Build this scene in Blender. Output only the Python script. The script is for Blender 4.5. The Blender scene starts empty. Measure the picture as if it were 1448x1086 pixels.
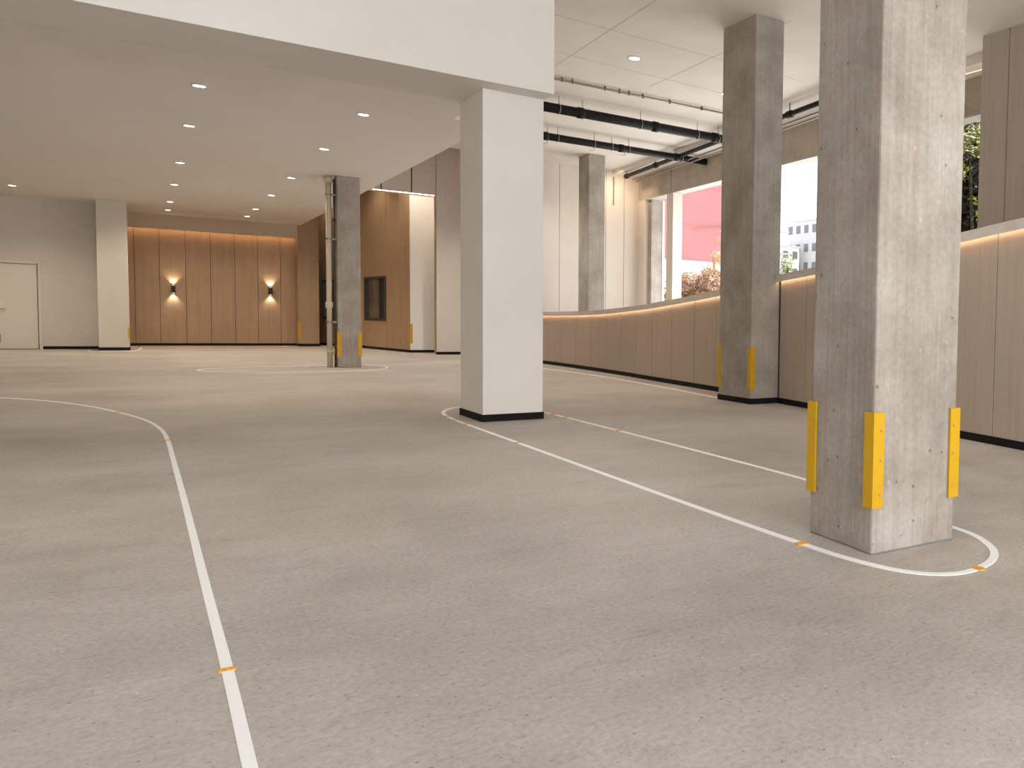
import bpy, bmesh, math, random
from mathutils import Vector, Matrix, noise as mnoise

random.seed(7)
C = bpy.context.scene.collection
SC = bpy.context.scene

# ------------------------------------------------------------------ camera
cam_data = bpy.data.cameras.new('camera')
cam = bpy.data.objects.new('camera', cam_data)
C.objects.link(cam)
SC.camera = cam
RIGHT = Vector((0.764630, -0.644086, 0.022229))
DOWN = Vector((-0.016757, -0.054350, -0.998381))
FWD = Vector((0.644252, 0.763020, -0.052350))
m3 = Matrix((RIGHT, -DOWN, -FWD)).transposed()
cam.matrix_world = Matrix.Translation((0, 0, 1.25)) @ m3.to_4x4()
cam_data.sensor_width = 36.0
cam_data.lens = 1181.644 / 1448 * 36.0
cam_data.shift_x = (724 - 1200.0) / 1448          # architectural shift lens
cam_data.shift_y = -(543 - 519.0) / 1448
cam_data.clip_end = 500

# ------------------------------------------------------------------ world, exposure
SC.view_settings.view_transform = 'Standard'
SC.view_settings.look = 'None'
SC.view_settings.gamma = 1.0
SC.view_settings.use_curve_mapping = False
SC.view_settings.exposure = 0.0
SC.render.engine = 'CYCLES'
SC.cycles.use_denoising = True
SC.cycles.max_bounces = 10
SC.cycles.diffuse_bounces = 6
SC.cycles.sample_clamp_indirect = 6.0
w = bpy.data.worlds.new('overcast_sky')
SC.world = w
w.use_nodes = True
bg = w.node_tree.nodes['Background']
bg.inputs['Color'].default_value = (0.93, 0.97, 1.0, 1)
bg.inputs['Strength'].default_value = 1.7


def area(name, loc, target, sx, sy, power, color=(1, 1, 1)):
    d = bpy.data.lights.new(name, 'AREA')
    d.shape = 'RECTANGLE'
    d.size = sx
    d.size_y = sy
    d.energy = power
    d.color = color
    o = bpy.data.objects.new(name, d)
    C.objects.link(o)
    o.location = loc
    o.rotation_euler = (Vector(target) - Vector(loc)).to_track_quat('-Z', 'Y').to_euler()
    return o


def spot(name, loc, direction, power, angle, blend, color, radius=0.05, parent=None):
    d = bpy.data.lights.new(name, 'SPOT')
    d.energy = power
    d.spot_size = math.radians(angle)
    d.spot_blend = blend
    d.color = color
    d.shadow_soft_size = radius
    o = bpy.data.objects.new(name, d)
    C.objects.link(o)
    o.rotation_euler = Vector(direction).to_track_quat('-Z', 'Y').to_euler()
    if parent:
        o.parent = parent
        o.location = Vector(loc) - parent.location
    else:
        o.location = loc
    return o


# daylight coming through the wide vehicle entrance behind the camera and over the ramp
area('entrance_daylight', (0.8, -5.6, 2.3), (0.8, 0, 2.0), 10.6, 4.0, 880, (0.95, 0.975, 1.0))
area('ramp_daylight', (13.2, 18.5, 2.7), (9.0, 18.5, 3.6), 11.0, 3.4, 430, (0.97, 0.985, 1.0))
sun_d = bpy.data.lights.new('hazy_sun', 'SUN')
sun_d.energy = 10.0
sun_d.angle = math.radians(6)
sun_d.color = (1.0, 0.96, 0.9)
sun = bpy.data.objects.new('hazy_sun', sun_d)
C.objects.link(sun)
sun.location = (40, 20, 40)
sun.rotation_euler = Vector((-0.80, -0.12, -0.90)).to_track_quat('-Z', 'Y').to_euler()
WARM = (1.0, 0.70, 0.42)
WARM2 = (1.0, 0.84, 0.66)


# ------------------------------------------------------------------ materials
def new_mat(name):
    m = bpy.data.materials.new(name)
    m.use_nodes = True
    nt = m.node_tree
    return m, nt, nt.nodes['Principled BSDF']


def N(nt, t, **kw):
    n = nt.nodes.new(t)
    for k, v in kw.items():
        if k in n.inputs:
            n.inputs[k].default_value = v
        else:
            setattr(n, k, v)
    return n


def ramp(nt, src, stops):
    r = nt.nodes.new('ShaderNodeValToRGB')
    e = r.color_ramp.elements
    e[0].position, e[0].color = stops[0][0], (*stops[0][1], 1)
    e[1].position, e[1].color = stops[-1][0], (*stops[-1][1], 1)
    for p, c in stops[1:-1]:
        x = e.new(p)
        x.color = (*c, 1)
    nt.links.new(src, r.inputs[0])
    return r


def mul(nt, a, b, fac=1.0, mode='MULTIPLY'):
    x = nt.nodes.new('ShaderNodeMix')
    x.data_type = 'RGBA'
    x.blend_type = mode
    x.inputs[0].default_value = fac
    nt.links.new(a, x.inputs[6])
    nt.links.new(b, x.inputs[7])
    return x.outputs[2]


def coords(nt, scale=(1, 1, 1)):
    tc = nt.nodes.new('ShaderNodeNewGeometry')
    mp = nt.nodes.new('ShaderNodeMapping')
    mp.inputs['Scale'].default_value = scale
    nt.links.new(tc.outputs['Position'], mp.inputs[0])
    return mp.outputs[0]


def plain(name, col, rough=0.6, metal=0.0, var=0.06, vscale=2.0, bump=0.0, spec=0.3):
    m, nt, b = new_mat(name)
    b.inputs['Roughness'].default_value = rough
    b.inputs['Metallic'].default_value = metal
    b.inputs['Specular IOR Level'].default_value = spec
    no = N(nt, 'ShaderNodeTexNoise', Scale=vscale, Detail=4.0)
    nt.links.new(coords(nt), no.inputs['Vector'])
    lo = tuple(c * (1 - var) for c in col)
    hi = tuple(min(1, c * (1 + var)) for c in col)
    r = ramp(nt, no.outputs[0], [(0.3, lo), (0.7, hi)])
    nt.links.new(r.outputs[0], b.inputs['Base Color'])
    if bump:
        n2 = N(nt, 'ShaderNodeTexNoise', Scale=120.0, Detail=3.0)
        nt.links.new(coords(nt), n2.inputs['Vector'])
        bp = N(nt, 'ShaderNodeBump', Strength=bump, Distance=0.003)
        nt.links.new(n2.outputs[0], bp.inputs['Height'])
        nt.links.new(bp.outputs[0], b.inputs['Normal'])
    return m


def emit(name, col, strength):
    m, nt, b = new_mat(name)
    b.inputs['Base Color'].default_value = (*col, 1)
    b.inputs['Emission Color'].default_value = (*col, 1)
    b.inputs['Emission Strength'].default_value = strength
    return m


def floor_mat():
    m, nt, b = new_mat('sealed_concrete_floor')
    co = coords(nt)
    big = N(nt, 'ShaderNodeTexNoise', Scale=0.55, Detail=5.0, Roughness=0.6)
    nt.links.new(co, big.inputs['Vector'])
    c1 = ramp(nt, big.outputs[0], [(0.3, (0.37, 0.335, 0.297)), (0.5, (0.445, 0.408, 0.368)), (0.72, (0.53, 0.49, 0.45))])
    # trowel drags: stretched noise
    tr = N(nt, 'ShaderNodeTexNoise', Scale=1.0, Detail=7.0, Roughness=0.65, Distortion=0.6)
    nt.links.new(coords(nt, (2.2, 3.4, 1)), tr.inputs['Vector'])
    c2 = ramp(nt, tr.outputs[0], [(0.28, (0.90, 0.895, 0.89)), (0.5, (0.99, 0.99, 0.99)), (0.72, (1.06, 1.06, 1.06))])
    x = mul(nt, c1.outputs[0], c2.outputs[0])
    fine = N(nt, 'ShaderNodeTexNoise', Scale=42.0, Detail=6.0, Roughness=0.75)
    nt.links.new(co, fine.inputs['Vector'])
    c3 = ramp(nt, fine.outputs[0], [(0.28, (0.74, 0.73, 0.72)), (0.5, (1, 1, 1)), (0.74, (1.22, 1.22, 1.22))])
    x = mul(nt, x, c3.outputs[0])
    # small dark pits and pale flecks
    vo = N(nt, 'ShaderNodeTexVoronoi', Scale=13.0)
    nt.links.new(co, vo.inputs['Vector'])
    p = ramp(nt, vo.outputs['Distance'], [(0.0, (0.42, 0.40, 0.38)), (0.045, (0.55, 0.53, 0.5)), (0.085, (1, 1, 1))])
    x = mul(nt, x, p.outputs[0])
    v3 = N(nt, 'ShaderNodeTexVoronoi', Scale=24.0)
    nt.links.new(co, v3.inputs['Vector'])
    p3 = ramp(nt, v3.outputs['Distance'], [(0.0, (0.5, 0.48, 0.46)), (0.06, (0.6, 0.58, 0.56)), (0.12, (1, 1, 1))])
    x = mul(nt, x, p3.outputs[0])
    dr = N(nt, 'ShaderNodeTexNoise', Scale=1.0, Detail=8.0, Roughness=0.7, Distortion=1.4)
    nt.links.new(coords(nt, (3.0, 9.0, 1)), dr.inputs['Vector'])
    c4 = ramp(nt, dr.outputs[0], [(0.34, (0.88, 0.87, 0.86)), (0.45, (1, 1, 1)), (0.58, (1, 1, 1)), (0.7, (1.12, 1.12, 1.12))])
    x = mul(nt, x, c4.outputs[0])
    v2 = N(nt, 'ShaderNodeTexVoronoi', Scale=11.0)
    nt.links.new(co, v2.inputs['Vector'])
    p2 = ramp(nt, v2.outputs['Distance'], [(0.0, (0.22, 0.22, 0.21)), (0.03, (0.2, 0.2, 0.19)), (0.06, (0, 0, 0))])
    x = mul(nt, x, p2.outputs[0], 1.0, 'ADD')
    nt.links.new(x, b.inputs['Base Color'])
    rr = ramp(nt, tr.outputs[0], [(0.3, (0.5, 0.5, 0.5)), (0.7, (0.68, 0.68, 0.68))])
    nt.links.new(rr.outputs[0], b.inputs['Roughness'])
    b.inputs['Specular IOR Level'].default_value = 0.35
    bp = N(nt, 'ShaderNodeBump', Strength=0.35, Distance=0.004)
    nt.links.new(fine.outputs[0], bp.inputs['Height'])
    nt.links.new(bp.outputs[0], b.inputs['Normal'])
    return m


def concrete_mat(name, lo, mid, hi, streak=0.24, holes=True):
    m, nt, b = new_mat(name)
    co = coords(nt)
    big = N(nt, 'ShaderNodeTexNoise', Scale=1.7, Detail=6.0, Roughness=0.62)
    nt.links.new(co, big.inputs['Vector'])
    c1 = ramp(nt, big.outputs[0], [(0.28, lo), (0.5, mid), (0.75, hi)])
    st = N(nt, 'ShaderNodeTexNoise', Scale=1.0, Detail=5.0, Roughness=0.7)
    nt.links.new(coords(nt, (34, 34, 0.8)), st.inputs['Vector'])
    c2 = ramp(nt, st.outputs[0], [(0.3, (1 - streak * .6,) * 3), (0.5, (1, 1, 1)), (0.7, (1 + streak * .45,) * 3)])
    x = mul(nt, c1.outputs[0], c2.outputs[0])
    fi = N(nt, 'ShaderNodeTexNoise', Scale=30.0, Detail=5.0, Roughness=0.7)
    nt.links.new(co, fi.inputs['Vector'])
    c3 = ramp(nt, fi.outputs[0], [(0.3, (0.86,) * 3), (0.7, (1.1,) * 3)])
    x = mul(nt, x, c3.outputs[0])
    if holes:
        vo = N(nt, 'ShaderNodeTexVoronoi', Scale=8.5)
        nt.links.new(co, vo.inputs['Vector'])
        p = ramp(nt, vo.outputs['Distance'], [(0.0, (0.4,) * 3), (0.06, (0.55,) * 3), (0.10, (1,) * 3)])
        x = mul(nt, x, p.outputs[0])
        v2 = N(nt, 'ShaderNodeTexVoronoi', Scale=6.1)
        nt.links.new(co, v2.inputs['Vector'])
        p2 = ramp(nt, v2.outputs['Distance'], [(0.0, (0.25,) * 3), (0.045, (0.2,) * 3), (0.07, (0,) * 3)])
        x = mul(nt, x, p2.outputs[0], 0.35, 'ADD')
    nt.links.new(x, b.inputs['Base Color'])
    b.inputs['Roughness'].default_value = 0.75
    b.inputs['Specular IOR Level'].default_value = 0.25
    bp = N(nt, 'ShaderNodeBump', Strength=0.3, Distance=0.004)
    nt.links.new(st.outputs[0], bp.inputs['Height'])
    nt.links.new(bp.outputs[0], b.inputs['Normal'])
    return m


def wood_mat(name, lo, hi, amount=0.1):
    m, nt, b = new_mat(name)
    st = N(nt, 'ShaderNodeTexNoise', Scale=1.0, Detail=6.0, Roughness=0.65)
    nt.links.new(coords(nt, (14, 14, 0.5)), st.inputs['Vector'])
    c1 = ramp(nt, st.outputs[0], [(0.3, lo), (0.7, hi)])
    big = N(nt, 'ShaderNodeTexNoise', Scale=0.7, Detail=2.0)
    nt.links.new(coords(nt), big.inputs['Vector'])
    c2 = ramp(nt, big.outputs[0], [(0.3, (1 - amount,) * 3), (0.7, (1 + amount,) * 3)])
    nt.links.new(mul(nt, c1.outputs[0], c2.outputs[0]), b.inputs['Base Color'])
    b.inputs['Roughness'].default_value = 0.5
    b.inputs['Specular IOR Level'].default_value = 0.3
    return m


M = dict(
    floor=floor_mat(),
    concrete=concrete_mat('board_formed_concrete', (0.25, 0.215, 0.178), (0.34, 0.30, 0.255), (0.43, 0.39, 0.345)),
    concrete2=concrete_mat('lintel_concrete', (0.37, 0.315, 0.255), (0.45, 0.39, 0.32), (0.53, 0.465, 0.395), 0.12),
    white=plain('warm_white_paint', (0.77, 0.73, 0.68), 0.6, var=0.02, bump=0.05),
    cream=plain('cream_paint', (0.62, 0.575, 0.51), 0.6, var=0.02, bump=0.05),
    bright=plain('bright_white_paint', (0.84, 0.82, 0.79), 0.6, var=0.02),
    ceil=plain('ceiling_paint', (0.84, 0.81, 0.77), 0.75, var=0.02, vscale=0.7),
    slab=plain('painted_slab', (0.68, 0.645, 0.60), 0.75, var=0.05, vscale=1.2, bump=0.1),
    pale=plain('pale_wall_panel', (0.66, 0.60, 0.535), 0.5, var=0.02),
    brown=wood_mat('oak_veneer_panel', (0.36, 0.24, 0.145), (0.43, 0.30, 0.185), 0.05),
    beige=wood_mat('beige_linen_panel', (0.40, 0.325, 0.255), (0.45, 0.37, 0.295), 0.04),
    taupe=wood_mat('taupe_panel', (0.36, 0.30, 0.24), (0.41, 0.345, 0.28), 0.04),
    cap=plain('stone_coping', (0.66, 0.59, 0.52), 0.5, var=0.08, vscale=6),
    black=plain('black_base_trim', (0.011, 0.010, 0.009), 0.6, var=0.2, spec=0.1),
    groove=plain('dark_joint', (0.11, 0.085, 0.06), 0.9),
    pipe=plain('black_iron_pipe', (0.012, 0.0115, 0.010), 0.5, var=0.3, vscale=9, spec=0.12),
    steel=plain('galvanised_steel', (0.30, 0.27, 0.23), 0.4, metal=0.6),
    beigepipe=plain('beige_painted_pipe', (0.60, 0.50, 0.39), 0.5),
    darkcond=plain('dark_conduit', (0.10, 0.085, 0.06), 0.6),
    yellow=plain('yellow_rubber', (0.58, 0.325, 0.01), 0.45, var=0.04, vscale=8),
    bolt=plain('bolt_steel', (0.42, 0.36, 0.25), 0.4, metal=0.5),
    line=plain('white_floor_paint', (0.93, 0.925, 0.915), 0.5, var=0.01, vscale=12),
    orange=plain('orange_tape', (0.80, 0.36, 0.06), 0.6, var=0.2, vscale=60),
    door=plain('door_enamel', (0.68, 0.615, 0.54), 0.4, var=0.01),
    frame=plain('bronze_frame', (0.05, 0.045, 0.035), 0.4),
    ring=plain('downlight_ring', (0.55, 0.50, 0.44), 0.5),
    lens=emit('downlight_lens', (1.0, 0.93, 0.82), 14.0),
    strip=emit('led_strip_warm', (1.0, 0.62, 0.33), 10.0),
    strip_cap=emit('led_strip_coping', (1.0, 0.70, 0.45), 11.0),
    strip_cove=emit('led_strip_cove', (1.0, 0.72, 0.48), 2.0),
    strip_slot=emit('led_strip_slot', (1.0, 0.80, 0.60), 5.0),
    sconce_lens=emit('sconce_lens', (1.0, 0.80, 0.58), 12.0),
    sconce=plain('sconce_black', (0.012, 0.012, 0.012), 0.4),
    red=plain('red_render', (0.74, 0.29, 0.30), 0.8, var=0.04, vscale=0.4),
    whiteout=plain('white_render', (0.80, 0.80, 0.78), 0.8, var=0.02),
    greyout=plain('pale_grey_render', (0.62, 0.63, 0.64), 0.8, var=0.05),
    winout=plain('dark_window_glass', (0.20, 0.21, 0.22), 0.3),
    tan=plain('tan_soil', (0.42, 0.35, 0.27), 0.9, var=0.2, vscale=3),
    ground=plain('outdoor_pavement', (0.40, 0.38, 0.35), 0.9, var=0.1),
    bark=plain('bark', (0.045, 0.034, 0.022), 0.9, var=0.4, vscale=12),
    paletrunk=plain('pale_bark', (0.46, 0.30, 0.18), 0.9, var=0.2, vscale=12),
    screw=plain('hole_dark', (0.06, 0.05, 0.04), 0.8),
)


def leaf_mat(name, cols):
    m, nt, b = new_mat(name)
    oi = N(nt, 'ShaderNodeTexNoise', Scale=3.5, Detail=6.0, Roughness=0.8)
    nt.links.new(coords(nt), oi.inputs['Vector'])
    n = len(cols)
    r = ramp(nt, oi.outputs[0], [(0.32 + 0.36 * i / (n - 1), c) for i, c in enumerate(cols)])
    nt.links.new(r.outputs[0], b.inputs['Base Color'])
    b.inputs['Roughness'].default_value = 0.6
    b.inputs['Specular IOR Level'].default_value = 0.2
    return m


M['leaf_rust'] = leaf_mat('rust_leaves', [(0.13, 0.12, 0.12), (0.38, 0.22, 0.13), (0.55, 0.33, 0.2), (0.30, 0.28, 0.27)])
M['leaf_green'] = leaf_mat('fresh_green_leaves', [(0.08, 0.13, 0.02), (0.19, 0.27, 0.04), (0.32, 0.36, 0.08)])
M['leaf_dark'] = leaf_mat('dark_ivy_leaves', [(0.018, 0.02, 0.01), (0.035, 0.035, 0.018), (0.09, 0.075, 0.05), (0.2, 0.19, 0.15)])
M['leaf_lime'] = leaf_mat('lime_leaves', [(0.07, 0.09, 0.012), (0.22, 0.24, 0.025), (0.42, 0.32, 0.05)])


# ------------------------------------------------------------------ mesh builder
class MB:
    def __init__(self):
        self.v, self.f, self.mi = [], [], []

    def face(self, pts, mi=0):
        b = len(self.v)
        self.v += [Vector(p) for p in pts]
        self.f.append(list(range(b, b + len(pts))))
        self.mi.append(mi)

    def add(self, verts, faces, mi=0):
        b = len(self.v)
        self.v += [Vector(p) for p in verts]
        for q in faces:
            self.f.append([b + i for i in q])
            self.mi.append(mi)

    def box(self, x0, x1, y0, y1, z0, z1, mi=0):
        self.add([(x0, y0, z0), (x1, y0, z0), (x1, y1, z0), (x0, y1, z0), (x0, y0, z1), (x1, y0, z1), (x1, y1, z1), (x0, y1, z1)],
                 [(0, 3, 2, 1), (4, 5, 6, 7), (0, 1, 5, 4), (1, 2, 6, 5), (2, 3, 7, 6), (3, 0, 4, 7)], mi)

    def prism(self, poly, z0, z1, mi=0):
        """poly: counter-clockwise xy list; z0 / z1 a number or a list per corner."""
        n = len(poly)
        a = z0 if isinstance(z0, (list, tuple)) else [z0] * n
        c = z1 if isinstance(z1, (list, tuple)) else [z1] * n
        vs = [(p[0], p[1], a[i]) for i, p in enumerate(poly)] + [(p[0], p[1], c[i]) for i, p in enumerate(poly)]
        fs = [tuple(range(n - 1, -1, -1)), tuple(range(n, 2 * n))]
        fs += [(i, (i + 1) % n, n + (i + 1) % n, n + i) for i in range(n)]
        self.add(vs, fs, mi)

    def tube(self, path, r, seg=14, mi=0, caps=True):
        path = [Vector(p) for p in path]
        n = len(path)
        rs = r if isinstance(r, (list, tuple)) else [r] * n
        vs, fs = [], []
        prev = None
        for i, p in enumerate(path):
            d = (path[min(i + 1, n - 1)] - path[max(i - 1, 0)]).normalized()
            if prev is None:
                up = Vector((0, 0, 1)) if abs(d.z) < 0.9 else Vector((1, 0, 0))
                a = d.cross(up).normalized()
            else:
                a = (prev - d * prev.dot(d)).normalized()
            prev = a
            b = d.cross(a)
            for k in range(seg):
                t = 2 * math.pi * k / seg
                vs.append(p + (a * math.cos(t) + b * math.sin(t)) * rs[i])
        for i in range(n - 1):
            for k in range(seg):
                k2 = (k + 1) % seg
                fs.append((i * seg + k, i * seg + k2, (i + 1) * seg + k2, (i + 1) * seg + k))
        if caps:
            fs.append(tuple(range(seg - 1, -1, -1)))
            fs.append(tuple((n - 1) * seg + k for k in range(seg)))
        self.add(vs, fs, mi)

    def disk(self, c, r, seg=24, up=False, mi=0):
        pts = [(c[0] + r * math.cos(2 * math.pi * k / seg), c[1] + r * math.sin(2 * math.pi * k / seg), c[2]) for k in range(seg)]
        self.face(pts if up else pts[::-1], mi)

    def build(self, name, mat, parent=None, loc=None, smooth=False, bevel=0.0):
        me = bpy.data.meshes.new(name)
        if parent is not None:
            off = Vector((0, 0, 0))
            q = parent
            while q is not None:
                off += q.location
                q = q.parent
        else:
            off = Vector(loc) if loc is not None else Vector((0, 0, 0))
        me.from_pydata([tuple(v - off) for v in self.v], [], self.f)
        for x in (mat if isinstance(mat, (list, tuple)) else [mat]):
            me.materials.append(x)
        me.polygons.foreach_set('material_index', self.mi)
        if smooth:
            me.polygons.foreach_set('use_smooth', [True] * len(me.polygons))
        me.update()
        bm = bmesh.new()
        bm.from_mesh(me)
        bmesh.ops.recalc_face_normals(bm, faces=bm.faces) if not smooth else None
        bm.to_mesh(me)
        bm.free()
        o = bpy.data.objects.new(name, me)
        C.objects.link(o)
        if parent is not None:
            o.parent = parent
        else:
            o.location = off
        if bevel:
            bv = o.modifiers.new('edge', 'BEVEL')
            bv.width = bevel
            bv.segments = 2
            bv.limit_method = 'ANGLE'
        return o


def tag(o, label, cat, group=None):
    o['label'] = label
    o['category'] = cat
    if group:
        o['group'] = group
    return o


def thing(name, loc, label, cat, group=None):
    o = bpy.data.objects.new(name, None)
    o.empty_display_size = 0.2
    C.objects.link(o)
    o.location = loc
    return tag(o, label, cat, group)


def struct(o):
    o['kind'] = 'structure'
    return o


def quick(name, mat, *boxes, parent=None, loc=None, bevel=0.0):
    m = MB()
    for b in boxes:
        m.box(*b)
    return m.build(name, mat, parent, loc, bevel=bevel)


def dup(root, loc, label, group=None):
    r = root.copy()
    C.objects.link(r)
    r.location = loc
    r['label'] = label
    if group:
        r['group'] = group
    for ch in list(root.children):
        c = ch.copy()
        C.objects.link(c)
        c.parent = r
        for g in list(ch.children):
            d = g.copy()
            C.objects.link(d)
            d.parent = c
    return r


# ------------------------------------------------------------------ setting: floor, ground, ceilings
HI, LO = 5.755, 4.27
Y_END = -6.0
m = MB()
m.box(-9.2, 12.4, Y_END, 38.0, -0.15, 0.0)
struct(m.build('floor', M['floor']))
m = MB()
m.box(12.4, 160, -60, 160, -0.4, -0.12)
struct(m.build('ground', M['ground']))

# high painted slab over the drive and the ramp
m = MB()
m.box(-9.2, 12.4, Y_END, 9.86, HI, HI + 0.3)
m.box(3.72, 7.9, 9.86, 24.45, HI, HI + 0.3)
m.box(7.9, 12.4, 9.86, 24.75, HI, HI + 0.3)
m.box(4.30, 7.9, 24.45, 38.0, 6.39, 6.6)
m.box(4.30, 7.9, 24.40, 24.55, HI, 6.6)
struct(m.build('ceiling', M['slab']))
# low plaster ceiling
m = MB()
m.box(-9.2, 3.72, 11.04, 14.0, LO, 6.5)
m.box(-9.2, 4.30, 14.0, 38.0, LO, 6.5)
struct(m.build('ceiling', M['ceil'])).name = 'ceiling_low'
# shallow board joints and cracks on the painted slab
m = MB()
for (x0, y0, x1, y1) in ((4.4, 12.62, 9.5, 12.80), (4.6, 14.30, 9.6, 14.62), (4.2, 9.0, 9.8, 9.05), (5.6, 10.2, 5.75, 15.5),
                         (7.5, 10.4, 7.6, 15.2), (4.2, 16.9, 10.4, 16.95), (4.2, 7.2, 9.9, 7.22)):
    d = Vector((x1 - x0, y1 - y0, 0)).normalized()
    p = Vector((-d.y, d.x, 0)) * 0.006
    a, b = Vector((x0, y0, HI)), Vector((x1, y1, HI))
    m.prism([(a - p)[:2], (b - p)[:2], (b + p)[:2], (a + p)[:2]], HI - 0.002, HI + 0.01)
o = struct(m.build('trim_1', plain('slab_joint', (0.44, 0.40, 0.36), 0.8)))

# dropped beam spanning the entrance side
struct(quick('ceiling_beam', M['white'], (-9.2, 3.72, 9.86, 11.04, 3.85, HI)))


# ------------------------------------------------------------------ wall builders
def panel_wall(name, mat, axis, plane, marks, z0, z1, back, gap=0.014):
    """flat panelled wall: panels between marks with open dark joints. axis 'y' = faces -Y at y=plane, 'x' = faces -X at x=plane."""
    m = MB()
    for a, b in zip(marks[:-1], marks[1:]):
        if axis == 'y':
            m.box(a + gap / 2, b - gap / 2, plane, plane + 0.03, z0, z1)
        else:
            m.box(plane, plane + 0.03, a + gap / 2, b - gap / 2, z0, z1)
    if axis == 'y':
        m.box(marks[0], marks[-1], plane + 0.022, plane + back, z0, z1, 1)
    else:
        m.box(plane + 0.022, plane + back, marks[0], marks[-1], z0, z1, 1)
    return struct(m.build(name, [mat, M['groove']]))


BH = 0.085     # height of the black base trim

# rear-left plain wall with the door
m = MB()
m.box(-9.2, -4.05, 33.0, 33.25, 0, LO)
m.box(-2.21, -0.95, 33.0, 33.25, 0, LO)
m.box(-4.05, -2.21, 33.0, 33.25, 2.43, LO)
m.box(-4.05, -2.21, 33.12, 33.25, 0, 2.43)
struct(m.build('wall_left', M['cream']))
struct(quick('baseboard_left', M['black'], (-2.2, -1.0, 32.985, 33.0, 0, BH), (-9.2, -4.1, 32.985, 33.0, 0, BH)))
struct(quick('wall_side', M['white'], (-9.3, -9.2, Y_END, 33.2, 0, HI)))

d1 = bpy.data.objects.new('door_1', None)
C.objects.link(d1)
d1.location = (-3.1, 33.0, 0)
struct(d1)
m = MB()
m.box(-2.27, -2.20, 32.97, 33.1, 0, 2.47)
m.box(-4.12, -4.05, 32.97, 33.1, 0, 2.47)
m.box(-4.05, -2.27, 32.97, 33.1, 2.41, 2.47)
m.build('door_frame', M['door'], d1, bevel=0.006)
leafA = quick('door_leaf', M['door'], (-3.155, -2.29, 33.012, 33.06, 0.015, 2.395), parent=d1, bevel=0.004)
leafB = quick('door_leaf', M['door'], (-4.03, -3.165, 33.012, 33.06, 0.015, 2.395), parent=d1, bevel=0.004)
for z in (0.24, 1.22, 2.1):
    quick('hinge', M['steel'], (-2.30, -2.268, 32.985, 33.015, z - 0.06, z + 0.06), parent=leafA)
m = MB()
m.tube([(-3.06, 33.02, 1.13), (-3.06, 32.95, 1.13), (-3.16 + 0.24, 32.95, 1.13)], 0.012, 10)
m.build('door_handle', M['steel'], leafA, smooth=True)
quick('kick_plate', M['steel'], (-3.12, -3.04, 32.998, 33.012, 0.2, 0.42), parent=leafA)
quick('threshold', M['darkcond'], (-4.05, -2.27, 32.97, 33.06, 0.0, 0.014), parent=d1)

# back wall: oak panels in a recess under a plaster soffit
panel_wall('wall_back', M['brown'], 'y', 35.85, [-1.0, -0.2, 0.43, 1.11, 1.77, 2.44, 3.09, 3.75, 4.20], BH, LO, 0.3)
struct(quick('baseboard_back', M['black'], (-1.0, 4.20, 35.84, 35.87, 0, BH)))
struct(quick('trim_2', plain('soffit_paint', (0.52, 0.43, 0.335), 0.6, var=0.02), (-1.0, 4.2, 35.24, 35.66, 3.83, LO)))
m = MB()
m.box(-0.95, -0.93, 33.25, 35.85, 0, LO)
m.box(-1.2, -0.95, 33.25, 36.2, 0, LO)
struct(m.build('wall_return', M['brown']))

# pier at the end of the back wall and the wall beyond
pier = thing('wall_pier', (4.51, 35.6, 0), 'oak veneered pier with yellow guard at the end of the sconce wall', 'pier')
quick('shaft', M['brown'], (4.20, 4.83, 35.24, 37.4, BH, 6.39), parent=pier, bevel=0.01)
quick('baseboard', M['black'], (4.19, 4.84, 35.23, 37.4, 0, BH), parent=pier)


def guard(parent, cx, cy, sx, sy, z0, z1, wing=0.065, t=0.014, bolts=True):
    """yellow corner guard; corner at (cx, cy), wings run towards sx along X and sy along Y."""
    m = MB()
    xs = sorted((cx - sx * t, cx + sx * wing))
    ys = sorted((cy - sy * t, cy + sy * wing))
    if sy > 0:
        m.box(xs[0], xs[1], ys[0], cy - 0.001, z0, z1)
    else:
        m.box(xs[0], xs[1], cy + 0.001, ys[1], z0, z1)
    xa = (xs[0], cx - 0.001) if sx > 0 else (cx + 0.001, xs[1])
    ya = (cy - 0.0005, ys[1]) if sy > 0 else (ys[0], cy + 0.0005)
    m.box(xa[0], xa[1], ya[0], ya[1], z0, z1)
    g = m.build('corner_guard', M['yellow'], parent)
    g['label'] = 'yellow corner guard'
    if bolts:
        for z in (z0 + 0.07, (z0 + z1) / 2, z1 - 0.1):
            b = MB()
            yb = cy - sy * t
            b.tube([(cx + sx * wing * 0.6, yb + sy * 0.001, z), (cx + sx * wing * 0.6, yb - sy * 0.004, z)], 0.007, 8)
            xb = cx - sx * t
            b.tube([(xb + sx * 0.001, cy + sy * wing * 0.6, z), (xb - sx * 0.004, cy + sy * wing * 0.6, z)], 0.007, 8)
            b.build('bolt', M['bolt'], g)
    return g


guard(pier, 4.20, 35.24, 1, 1, 0.22, 0.88, bolts=False)

# left pilaster
pil = thing('wall_pilaster', (-0.65, 32.4, 0), 'off-white boxed pilaster between the door wall and the sconce wall', 'pilaster')
quick('shaft', M['cream'], (-0.985, -0.32, 31.95, 33.3, BH, LO), parent=pil, bevel=0.008)
quick('baseboard', M['black'], (-0.995, -0.31, 31.94, 33.3, 0, BH), parent=pil)
guard(pil, -0.32, 31.95, -1, 1, 0.34, 0.66, wing=0.03, t=0.01, bolts=False)


# ---- oak side wall running beside the pipe column, with two dark windows
SW = [(5.00, 37.2), (5.21, 36.03), (5.89, 33.55), (6.50, 29.44), (6.53, 28.9)]


def sw_x(y):
    for (xa, ya), (xb, yb) in zip(SW[:-1], SW[1:]):
        if yb <= y <= ya:
            t = (ya - y) / (ya - yb)
            return xa + (xb - xa) * t
    return SW[-1][0]


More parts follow.
